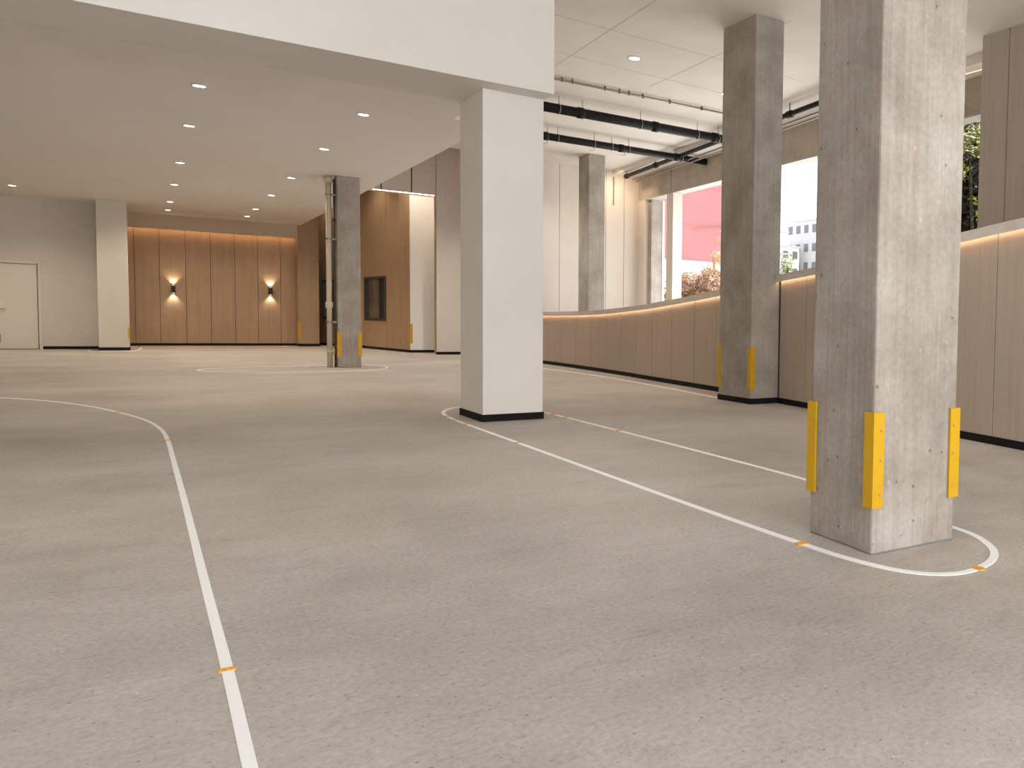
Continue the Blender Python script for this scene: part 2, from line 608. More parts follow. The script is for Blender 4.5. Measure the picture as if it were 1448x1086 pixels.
def slab_y(m, ya, yb, z0, z1, d0=0.0, d1=0.2, mi=0, n=1):
    """piece of the oak side wall between depths ya > yb, front offset d0, back d1 (towards +X)."""
    for k in range(n):
        a = ya + (yb - ya) * k / n
        b = ya + (yb - ya) * (k + 1) / n
        xa, xb = sw_x(a), sw_x(b)
        m.prism([(xa + d0, a), (xb + d0, b), (xb + d1, b), (xa + d1, a)], z0, z1, mi)


m = MB()
seams = [37.1, 36.45, 34.3, 33.4, 31.35, 30.2, 29.45]
wins = [(36.45, 34.3, 1.0, 2.40), (33.27, 31.40, 1.0, 2.46)]
for a, b in zip(seams[:-1], seams[1:]):
    cuts = [w_ for w_ in wins if not (w_[1] >= a or w_[0] <= b)]
    if cuts:
        w_ = cuts[0]
        slab_y(m, a - .012, b + .012, BH, w_[2], 0, 0.03)
        slab_y(m, a - .012, b + .012, w_[3], 6.39, 0, 0.03)
        if a - w_[0] > 0.03:
            slab_y(m, a - .012, w_[0], w_[2], w_[3], 0, 0.03)
        if w_[1] - b > 0.03:
            slab_y(m, w_[1], b + .012, w_[2], w_[3], 0, 0.03)
    else:
        slab_y(m, a - .012, b + .012, BH, 6.39, 0, 0.03, n=2)
for a, b in ((37.1, 36.45), (34.3, 33.27), (31.40, 29.45)):
    slab_y(m, a, b, BH, 6.39, 0.022, 0.25, 1, n=2)
for w_ in wins:
    slab_y(m, w_[0], w_[1], BH, w_[2], 0.022, 0.25, 1)
    slab_y(m, w_[0], w_[1], w_[3], 6.39, 0.022, 0.25, 1)
struct(m.build('wall_oak', [M['brown'], M['groove']]))
m = MB()
slab_y(m, 37.0, 29.45, 0, BH, -0.01, 0.1, n=6)
struct(m.build('baseboard_oak', M['black']))

glass = plain('smoked_glass', (0.16, 0.13, 0.09), 0.3, var=0.3, vscale=1.5, spec=0.2)
glass2 = plain('insect_screen', (0.035, 0.033, 0.026), 0.6)
for k, (ya, yb, z0, z1) in enumerate(wins):
    wn = bpy.data.objects.new('window_%d' % (k + 1), None)
    C.objects.link(wn)
    wn.location = (sw_x((ya + yb) / 2), (ya + yb) / 2, z0)
    struct(wn)
    m = MB()
    t = 0.06
    slab_y(m, ya + .02, ya - t, z0 - .02, z1 + .02, -0.03, 0.2)
    slab_y(m, yb + t, yb - .02, z0 - .02, z1 + .02, -0.03, 0.2)
    slab_y(m, ya - t, yb + t, z0 - .02, z0 + t, -0.03, 0.2)
    slab_y(m, ya - t, yb + t, z1 - t, z1 + .02, -0.03, 0.2)
    m.build('window_frame', M['frame'], wn)
    mid = ya + (yb - ya) * 0.5
    m = MB()
    slab_y(m, mid + .07, mid - .07, z0 + t, z1 - t, 0.03, 0.09)
    m.build('mullion', plain('sash_bronze', (0.17, 0.14, 0.10), 0.4), wn)
    m = MB()
    slab_y(m, ya - t, mid - .06, z0 + t, z1 - t, 0.092, 0.11)
    m.build('pane', glass, wn)
    m = MB()
    slab_y(m, mid + .06, yb + t, z0 + t, z1 - t, 0.115, 0.135)
    m.build('screen', glass2, wn)

# ---- pale front plane with the tall opening, and the pale pier set back inside it
panel_wall('wall_front', M['pale'], 'y', 27.9, [6.90, 7.9], BH, 6.39, 0.2)
m = MB()
for a, b in ((4.3, 5.4), (5.42, 6.215), (6.235, 6.90)):
    m.box(a + .008, b - .008, 27.9, 27.93, 4.87, 6.39)
m.box(4.3, 6.9, 27.922, 28.3, 4.87, 6.39, 1)
m.box(4.3, 6.9, 27.93, 28.3, 4.855, 4.87, 0)
m.box(4.3, 7.3, 28.3, 28.32, 4.87, 6.39, 1)
struct(m.build('wall_over_opening', [M['pale'], M['groove']]))
struct(quick('wall_jamb', M['brown'], (6.895, 7.3, 27.93, 28.12, 0, 4.87)))
struct(quick('wall_recess', M['pale'], (7.27, 7.9, 28.12, 30.2, 0, 6.39), (4.8, 5.35, 37.1, 37.3, 0, 6.39)))
struct(quick('baseboard_front', M['black'], (6.89, 7.9, 27.885, 27.9, 0, BH), (6.50, 7.27, 29.405, 29.42, 0, BH)))
struct(quick('wall_set_back', M['bright'], (6.51, 7.28, 29.42, 30.2, BH, 6.39)))
cg = thing('wall_corner_guard', (6.53, 29.44, 0.3), 'yellow guard strip on the corner where pale and oak walls meet', 'guard')
guard(cg, 6.51, 29.42, 1, 1, 0.30, 0.92, wing=0.06, t=0.012, bolts=False)
cg = thing('wall_corner_guard', (6.90, 27.9, 0.3), 'brown guard strip on the jamb of the tall opening', 'guard')
m = MB()
m.box(6.885, 6.895, 27.93, 28.02, 0.35, 0.98)
m.build('strip', plain('guard_brown', (0.5, 0.29, 0.12), 0.6), cg)

# ---- far pale wall of the ramp
struct(quick('wall_return_far', M['pale'], (7.8, 7.9, 24.47, 27.9, 0, 6.39)))
panel_wall('wall_far', M['pale'], 'y', 24.45, [7.8, 8.7, 9.40, 10.2, 10.83, 11.42, 12.0], 0, HI, 0.3)

# ------------------------------------------------------------------ curved parapet beside the ramp
ctrl = [(5.95, -1.5, 2.80), (6.25, 1.0, 2.64), (6.53, 3.1, 2.50), (6.81, 5.28, 2.35), (6.94, 6.31, 2.27), (7.20, 8.2, 2.12), (7.35, 9.61, 2.015),
        (7.43, 10.40, 1.962), (7.60, 11.62, 1.85), (7.683, 12.63, 1.766), (7.866, 15.36, 1.568), (8.00, 17.2, 1.475), (8.06, 18.68, 1.416),
        (8.09, 20.5, 1.385), (8.08, 22.12, 1.37), (8.02, 24.45, 1.36)]


def par(y):
    """front x and top z of the parapet at depth y (monotone cubic through the control points)."""
    P = ctrl
    y = max(P[0][1], min(P[-1][1], y))
    for i in range(len(P) - 1):
        if y <= P[i + 1][1]:
            break
    res = []
    for c in (0, 2):
        def sl(k):
            k0, k1 = max(k - 1, 0), min(k + 1, len(P) - 1)
            return (P[k1][c] - P[k0][c]) / (P[k1][1] - P[k0][1])
        h = P[i + 1][1] - P[i][1]
        t = (y - P[i][1]) / h
        res.append((2 * t ** 3 - 3 * t ** 2 + 1) * P[i][c] + (t ** 3 - 2 * t ** 2 + t) * h * sl(i) + (-2 * t ** 3 + 3 * t ** 2) * P[i + 1][c] + (t ** 3 - t ** 2) * h * sl(i + 1))
    return res


def sweep(m, ya, yb, d0, d1, zf0, zf1, mi=0, step=0.4):
    n = max(1, int(round((yb - ya) / step)))
    ring = []
    for k in range(n + 1):
        y = ya + (yb - ya) * k / n
        x, z = par(y)
        x2, _ = par(y + 0.05)
        x1, _ = par(y - 0.05)
        t = Vector((x2 - x1, 0.1)).normalized() if -1.4 < y < 24.4 else Vector((0, 1))
        nrm = Vector((t.y, -t.x))            # towards +X
        a, b = Vector((x, y)) + nrm * d0, Vector((x, y)) + nrm * d1
        ring.append([(a.x, a.y, zf0(z)), (b.x, b.y, zf0(z)), (b.x, b.y, zf1(z)), (a.x, a.y, zf1(z))])
    vs = [p for r in ring for p in r]
    fs = [(3, 2, 1, 0), tuple(4 * n + i for i in range(4))]
    for k in range(n):
        for i in range(4):
            j = (i + 1) % 4
            fs.append((4 * k + i, 4 * k + j, 4 * k + 4 + j, 4 * k + 4 + i))
    m.add(vs, fs, mi)


CAP_T = 0.085
z_base = lambda z: 0.0
z_bh = lambda z: BH
z_wall = lambda z: z - CAP_T
for nm, ya, yb, seams in (('wall_parapet_curved', 11.44, 24.4, [11.44, 12.75, 13.60, 14.58, 15.50, 16.39, 17.24, 18.06, 19.02, 19.96, 20.9, 21.8, 22.7, 23.6, 24.4]),
                          ('wall_parapet_ramp', -1.5, 10.55, [-1.5, 0.1, 1.5, 2.9, 4.3, 5.75, 7.2, 8.6, 9.70, 10.45])):
    m = MB()
    for a, b in zip(seams[:-1], seams[1:]):
        sweep(m, a + .006, b - .006, 0, 0.03, z_bh, z_wall, 0, 0.3)
    sweep(m, ya, yb, 0.022, 0.22, z_base, z_wall, 1)
    struct(m.build(nm, [M['beige'], M['groove']]))
    m = MB()
    sweep(m, ya, yb, -0.012, 0.03, z_base, z_bh)
    struct(m.build(nm.replace('wall', 'baseboard'), M['black']))
    m = MB()
    sweep(m, ya, yb, -0.06, 0.30, z_wall, lambda z: z)
    sweep(m, ya, yb, -0.062, -0.052, lambda z: z - CAP_T - 0.022, lambda z: z - 0.01)
    struct(m.build('trim_3' if 'curved' in nm else 'trim_4', M['cap']))
    m = MB()
    sweep(m, ya + .05, yb - .05, -0.044, -0.026, lambda z: z - CAP_T - 0.008, lambda z: z - CAP_T - 0.001)
    far = 'curved' in nm
    tag(m.build('led_strip', M['strip_cap'], None, (par((ya + yb) / 2)[0], (ya + yb) / 2, par((ya + yb) / 2)[1])),
        'warm light strip under the coping of the curved low parapet' if far else 'warm light strip under the coping behind the large grooved column', 'light strip', 'strips under the coping')


# ------------------------------------------------------------------ columns
def column(name, label, x0, y0, wx, wy, h, mat, base=True, bh=BH, bevel=0.012):
    t = thing(name, (x0 + wx / 2, y0 + wy / 2, 0), label, 'column')
    quick('shaft', mat, (x0, x0 + wx, y0, y0 + wy, 0, h), parent=t, bevel=bevel)
    if base:
        quick('baseboard', M['black'], (x0 - .01, x0 + wx + .01, y0 - .01, y0 + wy + .01, 0, bh), parent=t)
    return t


# large concrete column in front (base traced as a slightly skewed square)
t = thing('concrete_column', (3.3, 3.6, 0), 'big grey grooved concrete column inside the near end of the white island line', 'column')
m = MB()
m.prism([(2.985, 3.312), (3.602, 3.285), (3.625, 3.893), (3.018, 3.905)], 0, HI)
m.build('shaft', M['concrete'], t, bevel=0.014)
m = MB()
guard(t, 2.985, 3.312, 1, 1, 0.255, 0.775)
guard(t, 3.605, 3.285, -1, 1, 0.255, 0.775)
guard(t, 3.012, 3.905, 1, -1, 0.255, 0.785)

# grey column at the parapet
t = column('concrete_column', 'plain grey concrete column with black base set into the low parapet', 6.951, 10.50, 0.50, 0.92, HI, M['concrete'])
guard(t, 6.951, 10.50, 1, 1, 0.21, 0.855)
guard(t, 6.951, 11.42, 1, -1, 0.20, 0.855, bolts=False)

# white boxed column carrying the beam
t = column('boxed_column', 'smooth off-white square column under the end of the dropped beam', 3.016, 10.18, 0.70, 0.90, 3.85, M['white'], bevel=0.006)
m = MB()
# pipe column in the middle of the low hall
t = column('concrete_column', 'slim grey concrete column beside the beige downpipe under the low ceiling', 3.33, 21.70, 0.452, 0.45, LO, M['concrete'], base=False)
guard(t, 3.33, 21.70, 1, 1, 0.24, 0.79, bolts=False)
guard(t, 3.782, 21.70, -1, 1, 0.24, 0.79, bolts=False)
# column standing on the ramp behind the parapet
column('concrete_column', 'grey concrete column standing on the ramp behind the curved parapet', 9.44, 22.44, 0.47, 0.70, HI, M['concrete'], base=False)

# beige downpipe and dark conduit beside the pipe column
t = thing('downpipe', (3.20, 21.95, 0), 'beige painted vertical downpipe clamped beside the slim concrete column', 'pipe')
m = MB()
m.tube([(3.19, 21.85, 0), (3.19, 21.85, LO)], 0.055, 18)
m.build('pipe', M['beigepipe'], t, smooth=True)
for z, hh, r in ((1.40, 0.14, 0.075), (4.17, 0.10, 0.082), (0.36, 0.05, 0.06)):
    m = MB()
    m.tube([(3.19, 21.85, z - hh / 2), (3.19, 21.85, z - hh / 2 + .01), (3.19, 21.85, z + hh / 2 - .01), (3.19, 21.85, z + hh / 2)], [r * .9, r, r, r * .9], 18)
    m.build('coupling', M['beigepipe'], t, smooth=True)
for z in (3.85, 2.87, 1.02):
    m = MB()
    m.tube([(3.19, 21.85, z - .02), (3.19, 21.85, z + .02)], 0.064, 18)
    m.box(3.22, 3.329, 21.82, 21.86, z - .018, z + .018)
    m.build('clamp', M['steel'], t)
t = thing('conduit', (3.30, 21.9, 0), 'thin dark conduit running up between the beige downpipe and the slim column', 'conduit')
m = MB()
m.tube([(3.300, 21.86, 0.0), (3.300, 21.86, 4.2)], 0.022, 10)
m.build('pipe', M['darkcond'], t, smooth=True)
for z in (0.95, 2.83, 3.3):
    quick('clamp', M['frame'], (3.265, 3.335, 21.83, 21.89, z - .03, z + .03), parent=t)
m = MB()
m.tube([(3.262, 21.83, 0.28), (3.262, 21.83, 0.42)], 0.025, 10)
m.build('valve', M['beigepipe'], t, smooth=True)

# ------------------------------------------------------------------ lintel wall on the street side, posts and sill
HX = lambda y: 11.9 - 0.053 * (24.45 - y)


def hslab(m, ya, yb, z0, z1, d0, d1, mi=0):
    m.prism([(HX(ya) + d0, ya), (HX(ya) + d1, ya), (HX(yb) + d1, yb), (HX(yb) + d0, yb)], z0, z1, mi)


m = MB()
hslab(m, 9.0, 24.45, 4.95, HI, 0, 0.30)
struct(m.build('wall_lintel', M['concrete2']))
m = MB()
hslab(m, 22.1, 22.12, 4.95, 5.70, -0.004, 0.01)
struct(m.build('trim_5', M['groove']))
m = MB()
hslab(m, 2.0, 24.45, 0, 1.0, 0, 0.30)
struct(m.build('wall_sill', M['concrete2']))
m = MB()
hslab(m, 9.0, 24.45, 4.905, 4.95, 0.0, 0.34)
struct(m.build('trim_6', plain('soffit_render', (0.42, 0.40, 0.37), 0.7, var=0.03)))
m = MB()
hslab(m, 23.95, 24.45, 0, 4.905, 0, 0.44)
struct(m.build('wall_jamb_street', M['pale']))
for (ya, yb, lab) in ((21.97, 22.39, 'pale square post between the two street openings with the red building'),
                      (17.3, 17.9, 'pale street post behind the concrete column at the parapet'), (12.2, 12.8, 'pale street post behind the big grooved column')):
    t = thing('window_post', (HX(ya) + .15, (ya + yb) / 2, 1.0), lab, 'post', 'posts between the street openings')
    m = MB()
    hslab(m, ya, yb, 1.0, 4.905, 0.0, 0.30)
    m.build('shaft', M['pale'], t)
t = thing('concrete_post', (12.1, 23.9, 0), 'raw concrete post standing at the far end of the street openings', 'post')
quick('shaft', M['concrete'], (11.985, 12.34, 23.72, 23.94, 1.0, 4.905), parent=t)
quick('edge_trim', M['pale'], (12.34, 12.42, 23.70, 23.80, 1.0, 4.905), parent=t)

# tall taupe panels at the ramp mouth
panel_wall('wall_ramp_mouth', M['taupe'], 'x', 10.06, [0.5, 2.0, 3.5, 5.0, 6.6, 8.32, 8.86], 0, HI, 0.3, gap=0.016)

# ------------------------------------------------------------------ overhead services
def hanger(parent, x, y, zc, r, along='x'):
    m = MB()
    pts = []
    for k in range(17):
        a = 2 * math.pi * k / 16
        if along == 'x':
            pts.append((x, y + (r + .006) * math.sin(a), zc + (r + .006) * math.cos(a)))
        else:
            pts.append((x + (r + .006) * math.sin(a), y, zc + (r + .006) * math.cos(a)))
    m.tube(pts, 0.009, 6, caps=False)
    m.tube([(x, y, zc + r), (x, y, HI)], 0.007, 6)
    m.build('hanger', M['steel'], parent)


def run_pipe(label, x0, x1, y, z, r, hangers, couplings, mat):
    t = thing('overhead_pipe', ((x0 + x1) / 2, y, z), label, 'pipe', None)
    m = MB()
    m.tube([(x0, y, z), (x1, y, z)], r, 20)
    m.build('pipe', mat, t, smooth=True)
    for x in hangers:
        hanger(t, x, y, z, r)
    for x in couplings:
        m = MB()
        m.tube([(x - .07, y, z), (x - .06, y, z), (x + .06, y, z), (x + .07, y, z)], [r * 1.02, r * 1.16, r * 1.16, r * 1.02], 20)
        m.build('coupling', mat, t, smooth=True)
    return t


P1 = run_pipe('thick black drain pipe hung across the ramp ceiling', 3.75, 10.9, 17.1, 5.48, 0.098, [6.55, 7.05, 8.35, 9.75, 10.3], [7.0, 8.7, 10.2], M['pipe'])
P2 = run_pipe('second black drain pipe hung deeper, ending at the concrete lintel', 4.4, 11.62, 19.9, 5.49, 0.085, [7.35, 7.6, 8.5, 8.95, 9.4, 10.9], [7.3, 9.2, 10.75], M['pipe'])
for x in (7.3, 8.45, 9.25):
    m = MB()
    m.tube([(x, 19.85, 5.41), (x + .02, 19.8, 5.32), (x - .05, 19.78, 5.29), (x - .12, 19.78, 5.31)], 0.007, 6)
    m.build('cable_hook', M['steel'], P2)
t = thing('conduit', (6.5, 15.78, HI - .05), 'thin steel conduit clipped straight to the high ceiling', 'conduit')
m = MB()
m.tube([(3.75, 15.78, HI - .05), (10.2, 15.78, HI - .05)], 0.024, 10)
m.build('pipe', M['steel'], t, smooth=True)
for x in (6.1, 6.3, 6.95, 7.25, 7.45, 7.75, 8.35, 9.1):
    quick('clip', M['darkcond'], (x - .01, x + .01, 15.755, 15.805, HI - .08, HI), parent=t)

# pipe run and bulkheads along the lintel
t = thing('overhead_pipe', (10.7, 18, 5.5), 'black pipe running along the inside of the concrete lintel', 'pipe')
m = MB()
m.tube([(11.19, 23.8, 5.52), (10.16, 13.3, 5.52), (9.98, 11.4, 5.52)], 0.055, 14)
m.build('pipe', M['pipe'], t, smooth=True)
for y in (23.8, 21.5, 14.2):
    x = 11.19 - (23.8 - y) * 0.098
    m = MB()
    m.tube([(x + .006, y + .07, 5.52), (x - .006, y - .07, 5.52)], 0.075, 14)
    m.tube([(x, y, 5.57), (x, y, HI)], 0.01, 6)
    m.build('coupling', M['pipe'], t)
t = thing('conduit', (11.0, 18, 5.45), 'pair of steel conduits along the concrete lintel under the bulkhead', 'conduit')
for dx, z in ((0.25, 5.46), (0.36, 5.42)):
    m = MB()
    m.tube([(11.19 + dx, 23.9, z), (10.16 + dx, 13.3, z), (9.98 + dx, 11.4, z)], 0.022, 10)
    m.build('pipe', M['steel'], t, smooth=True)
m = MB()
m.prism([(11.06, 24.45), (10.92, 20.75), (11.62, 20.75), (11.86, 24.45)], 5.63, HI)
struct(m.build('trim_7', M['white']))
m = MB()
m.prism([(10.88, 20.3), (10.86, 18.2), (11.52, 18.2), (11.64, 20.3)], 5.63, HI)
struct(m.build('trim_8', M['white']))
m = MB()
m.prism([(10.72, 12.5), (10.62, 8.0), (11.0, 8.0), (11.24, 12.5)], 5.60, HI)
m.box(10.93, 11.22, 8.0, 12.4, 5.572, 5.585)  # ledge added to keep the strip's light off the lintel
struct(m.build('trim_9', M['white']))
tag(quick('led_strip', M['strip_cove'], (10.95, 10.98, 8.2, 12.3, 5.585, 5.60), loc=(10.97, 10, 5.58)), 'warm light strip on the bulkhead above the dark lintel and the ivy', 'light strip')
m = MB()
m.box(11.05, 11.08, 24.42, 24.449, 4.7, 5.55)
tag(m.build('wall_rail', M['steel'], None, (11.06, 24.43, 5.1)), 'short vertical metal strip high on the far pale wall', 'rail')
spot('corner_wash', (10.75, 23.7, 5.60), (0.45, 0.35, -1.0), 75, 150, 1.0, WARM, 0.06)


# ------------------------------------------------------------------ lamps
def downlight(x, y, z, label, group, power, r=0.088, col=WARM2, cone=146):
    t = thing('downlight', (x, y, z), label, 'downlight', group)
    m = MB()
    seg = 28
    vs, fs = [], []
    prof = [(r * 0.80, -0.004), (r * 0.84, -0.012), (r, -0.012), (r * 1.03, -0.006), (r * 1.04, 0.0)]
    for k in range(seg):
        a = 2 * math.pi * k / seg
        for (rr, zz) in prof:
            vs.append((x + rr * math.cos(a), y + rr * math.sin(a), z + zz))
    n = len(prof)
    for k in range(seg):
        k2 = (k + 1) % seg
        for i in range(n - 1):
            fs.append((k * n + i, k * n + i + 1, k2 * n + i + 1, k2 * n + i))
    m.add(vs, fs)
    m.build('trim_ring', M['ring'], t, smooth=True)
    m = MB()
    m.tube([(x, y, z - 0.008), (x, y, z - 0.001)], r * 0.82, seg)
    m.build('lens', M['lens'], t)
    spot('downlight_lamp', (x, y, z - 0.03), (0, 0, -1), power, cone, 0.7, col, 0.06, parent=t)
    return t


ords = ['nearest the dropped beam', 'second from the dropped beam', 'third from the dropped beam', 'fourth from the dropped beam', 'next to last before the sconce wall', 'closest to the sconce wall']
for x, ys, row in ((0.63, (14.51, 17.78, 22.39, 26.44, 30.77, 33.42), 'over the bending line'),
                   (2.62, (14.72, 18.35, 22.87, 26.74, 30.78, 33.38), 'in the downpipe row')):
    for k, y in enumerate(ys):
        downlight(x, y, LO, 'lit ceiling downlight %s, %s' % (row, ords[k]), 'downlights in the low ceiling', 115 + 6.0 * k)
downlight(-2.49, 30.08, LO, 'small round lit downlight alone near the door wall', 'downlights in the low ceiling', 260)
for x, y in ((-3.6, 14.6), (-3.7, 18.0), (-4.2, 22.4), (-4.6, 26.4), (-5.2, 30.1)):  # side bay lamps added out of view to brighten the hall
    downlight(x, y, LO, 'added fill downlight over the unseen side bay', 'added downlights over the side bay', 60)
for x, y, pw in ((0.8, 6.8, 210), (4.9, 6.6, 260), (-2.5, 6.8, 120)):  # unseen lamps added above the view as fill for the front floor
    downlight(x, y, HI, 'added unseen fill downlight in the high ceiling over the entrance', 'added downlights over the entrance', pw, r=0.11, col=(1.0, 0.95, 0.89), cone=84)
for x, y, pw in ((6.15, 28.95, 380), (5.25, 31.6, 150), (4.97, 35.7, 150)):  # hidden recess lamps, added to lift the oak and set-back walls
    downlight(x, y, 6.39, 'added unseen fill downlight in the recess beside the oak side wall', 'added downlights beside the oak wall', pw, r=0.08, cone=112)
for x, y, pw in ((6.25, 21.5, 70), (6.95, 23.9, 600)):  # lamps added out of sight behind the column to brighten the pale walls
    downlight(x, y, HI, 'added hidden fill downlight in the high ceiling behind the boxed column', 'downlights in the high ceiling', pw, r=0.11, col=(1.0, 0.95, 0.9), cone=140)
downlight(6.58, 13.73, HI, 'round lit downlight in the high ceiling above the white floor island', 'downlights in the high ceiling', 200, r=0.11, cone=96)
downlight(8.93, 14.57, HI, 'lit downlight in the high ceiling peeking out beside the parapet column', 'downlights in the high ceiling', 200, r=0.09, cone=96)
# two black wall sconces shining up and down
for x, z, label in ((0.775, 1.88, 'black up-and-down wall sconce nearer the off-white pilaster'), (3.44, 1.92, 'black up-and-down wall sconce nearer the pier with the yellow guard')):
    t = thing('wall_sconce', (x, 35.80, z), label, 'wall lamp', 'black wall sconces')
    m = MB()
    seg = 20
    m.box(x - .055, x + .055, 35.70, 35.80, z - .125, z + .125)
    m.build('body', M['sconce'], t, bevel=0.008)
    quick('backplate', M['sconce'], (x - .04, x + .04, 35.79, 35.85, z - .06, z + .06), parent=t)
    for s in (1, -1):
        m = MB()
        m.box(x - .03, x + .03, 35.74, 35.79, min(z + s * .125, z + s * .127), max(z + s * .125, z + s * .127))
        m.build('lens', M['sconce_lens'], t)
        spot('sconce_lamp', (x, 35.79, z + s * .135), (0, 0.10, s), 26, 96, 0.9, WARM2, 0.02, parent=t)

tag(quick('led_strip', M['strip'], (-0.9, 4.18, 35.67, 35.70, 3.845, 3.865), loc=(1.6, 35.68, 3.85)), 'warm light strip washing the oak panels above the two sconces', 'light strip')
tag(quick('led_strip', M['strip_slot'], (5.2, 6.86, 27.91, 27.95, 4.85, 4.868), loc=(6.0, 27.93, 4.85)), 'thin lit strip at the head of the tall opening in the pale wall', 'light strip')


# ------------------------------------------------------------------ painted lines
def smooth_path(pts, per=10, closed=False):
    P = [Vector((*p, 0)) for p in pts]
    n = len(P)
    out = []
    for i in range(n if closed else n - 1):
        p0 = P[(i - 1) % n] if closed else P[max(i - 1, 0)]
        p1, p2 = P[i], P[(i + 1) % n]
        p3 = P[(i + 2) % n] if closed else P[min(i + 2, n - 1)]
        for k in range(per):
            t = k / per
            out.append(0.5 * ((2 * p1) + (-p0 + p2) * t + (2 * p0 - 5 * p1 + 4 * p2 - p3) * t * t + (-p0 + 3 * p1 - 3 * p2 + p3) * t ** 3))
    if not closed:
        out.append(P[-1])
    return out


def floor_line(label, pts, width, closed=False, group='white painted floor lines', lift=0.0):
    path = smooth_path(pts, 10, closed)
    n = len(path)
    m = MB()
    vs, fs = [], []
    z0, z1 = 0.0, 0.0035 + lift
    for i, p in enumerate(path):
        a = path[(i - 1) % n] if closed else path[max(i - 1, 0)]
        b = path[(i + 1) % n] if closed else path[min(i + 1, n - 1)]
        d = (b - a).normalized()
        q = Vector((-d.y, d.x, 0)) * width / 2
        l, r = p + q, p - q
        vs += [(l.x, l.y, z0), (l.x, l.y, z1), (r.x, r.y, z1), (r.x, r.y, z0)]
    for i in range(n if closed else n - 1):
        j = (i + 1) % n
        for e in range(3):
            fs.append((4 * i + e, 4 * j + e, 4 * j + e + 1, 4 * i + e + 1))
    m.add(vs, fs)
    c = sum(path, Vector()) / n
    return tag(m.build('floor_line', M['line'], None, c), label, 'floor line', group)


floor_line('white floor line running straight towards the camera then bending away along the hall',
           [(0.2025, 1.2), (0.2025, 2.7), (0.2025, 3.54), (0.195, 4.68), (0.185, 6.7), (0.172, 8.4), (0.155, 10.18), (0.11, 11.2), (-0.006, 12.09), (-0.23, 13.06),
            (-0.585, 14.2), (-1.05, 15.2), (-1.6, 15.95), (-2.5, 16.75), (-4.0, 17.6), (-6.5, 18.3)], 0.034)
floor_line('white looped island line around the big grooved column and the boxed white column',
           [(2.86, 11.25), (2.805, 10.6), (2.80, 9.9), (2.80, 8.3), (2.80, 6.2), (2.805, 4.7), (2.822, 3.72), (2.845, 3.32), (2.915, 3.02), (3.035, 2.855), (3.19, 2.80),
            (3.41, 2.845), (3.59, 2.965), (3.72, 3.15), (3.79, 3.33), (3.83, 3.6), (3.92, 4.2), (4.00, 5.2), (4.02, 7.3), (4.01, 9.2), (4.0, 10.2), (3.97, 10.8), (3.87, 11.4), (3.68, 11.8), (3.42, 11.98),
            (3.2, 11.94), (3.0, 11.68)], 0.046, closed=True)
floor_line('white floor line following the foot of the curved parapet', [(7.15, 21.7), (7.33, 20.07), (7.45, 17.04), (7.30, 14.16), (7.06, 11.55)], 0.07)
floor_line('white oval line looping around the slim concrete column',
           [(0.84, 21.6), (1.09, 22.05), (1.72, 22.40), (3.07, 22.6), (3.85, 22.75), (4.22, 22.35), (4.28, 21.6), (4.0, 20.85), (3.14, 20.36), (2.14, 20.32), (1.25, 20.72), (0.88, 21.2)], 0.045, closed=True)
floor_line('short curved white line around the foot of the off-white pilaster', [(-1.22, 32.3), (-1.15, 31.5), (-0.99, 31.33), (-0.65, 31.3), (-0.3, 31.4), (-0.12, 32.4), (-0.06, 34.1)], 0.06)
floor_line('short white line stub below the sconce nearer the pier', [(3.80, 35.6), (3.79, 34.7)], 0.07)

# small orange tape marks across the lines
tapes = [((0.155, 10.13), 0.085, 0.05, 'orange mark where the bending floor line starts to curve'), ((0.2015, 3.54), 0.052, 0.032, 'orange mark on the straight floor line closest to the camera'),
         ((-0.233, 13.1), 0.09, 0.05, 'orange mark on the far part of the bending floor line'), ((2.823, 3.717), 0.08, 0.06, 'orange mark on the island line beside the big grooved column'),
         ((3.27, 2.80), 0.055, 0.07, 'orange mark on the rounded near end of the island line'), ((2.825, 10.93), 0.07, 0.10, 'orange mark at the curled end of the island line by the white column'),
         ((2.808, 10.5), 0.07, 0.07, 'orange mark on the island line under the corner of the white column'), ((2.802, 10.05), 0.11, 0.06, 'orange mark on the island line in front of the white column'),
         ((2.80, 8.33), 0.07, 0.05, 'orange mark on the long front side of the island line'), ((4.00, 10.56), 0.08, 0.12, 'orange mark on the far island line touching the white column'),
         ((4.00, 10.16), 0.08, 0.08, 'orange mark second from the white column on the far island line'), ((4.015, 8.68), 0.07, 0.07, 'orange mark out on the middle of the far island line')]
for (x, y), sx, sy, lab in tapes:
    m = MB()
    n = 14
    ring = [(x + sx / 2 * math.copysign(abs(math.cos(a)) ** 0.6, math.cos(a)), y + sy / 2 * math.copysign(abs(math.sin(a)) ** 0.6, math.sin(a))) for a in [2 * math.pi * k / n for k in range(n)]]
    m.prism(ring, 0.0, 0.006)
    tag(m.build('tape_mark', M['orange'], None, (x, y, 0)), lab, 'tape mark', 'orange tape marks on the floor lines')


# ------------------------------------------------------------------ outdoors
t = thing('building', (26, 54, 0), 'red rendered building with a white ground storey across the street', 'building')
m = MB()
m.box(14, 34.5, 52.5, 62, 5.4, 18)
for z in (7.9, 10.6):
    m.box(14, 34.5, 52.47, 52.5, z, z + 0.05)
m.build('facade', M['red'], t)
quick('ground_storey', M['whiteout'], (14, 34.5, 52.3, 62, -0.12, 5.4), parent=t)
m = MB()
m.tube([(29.5, 52.4, 7.6), (34.4, 52.4, 8.6)], 0.03, 6)
m.build('cable', M['tan'], t)


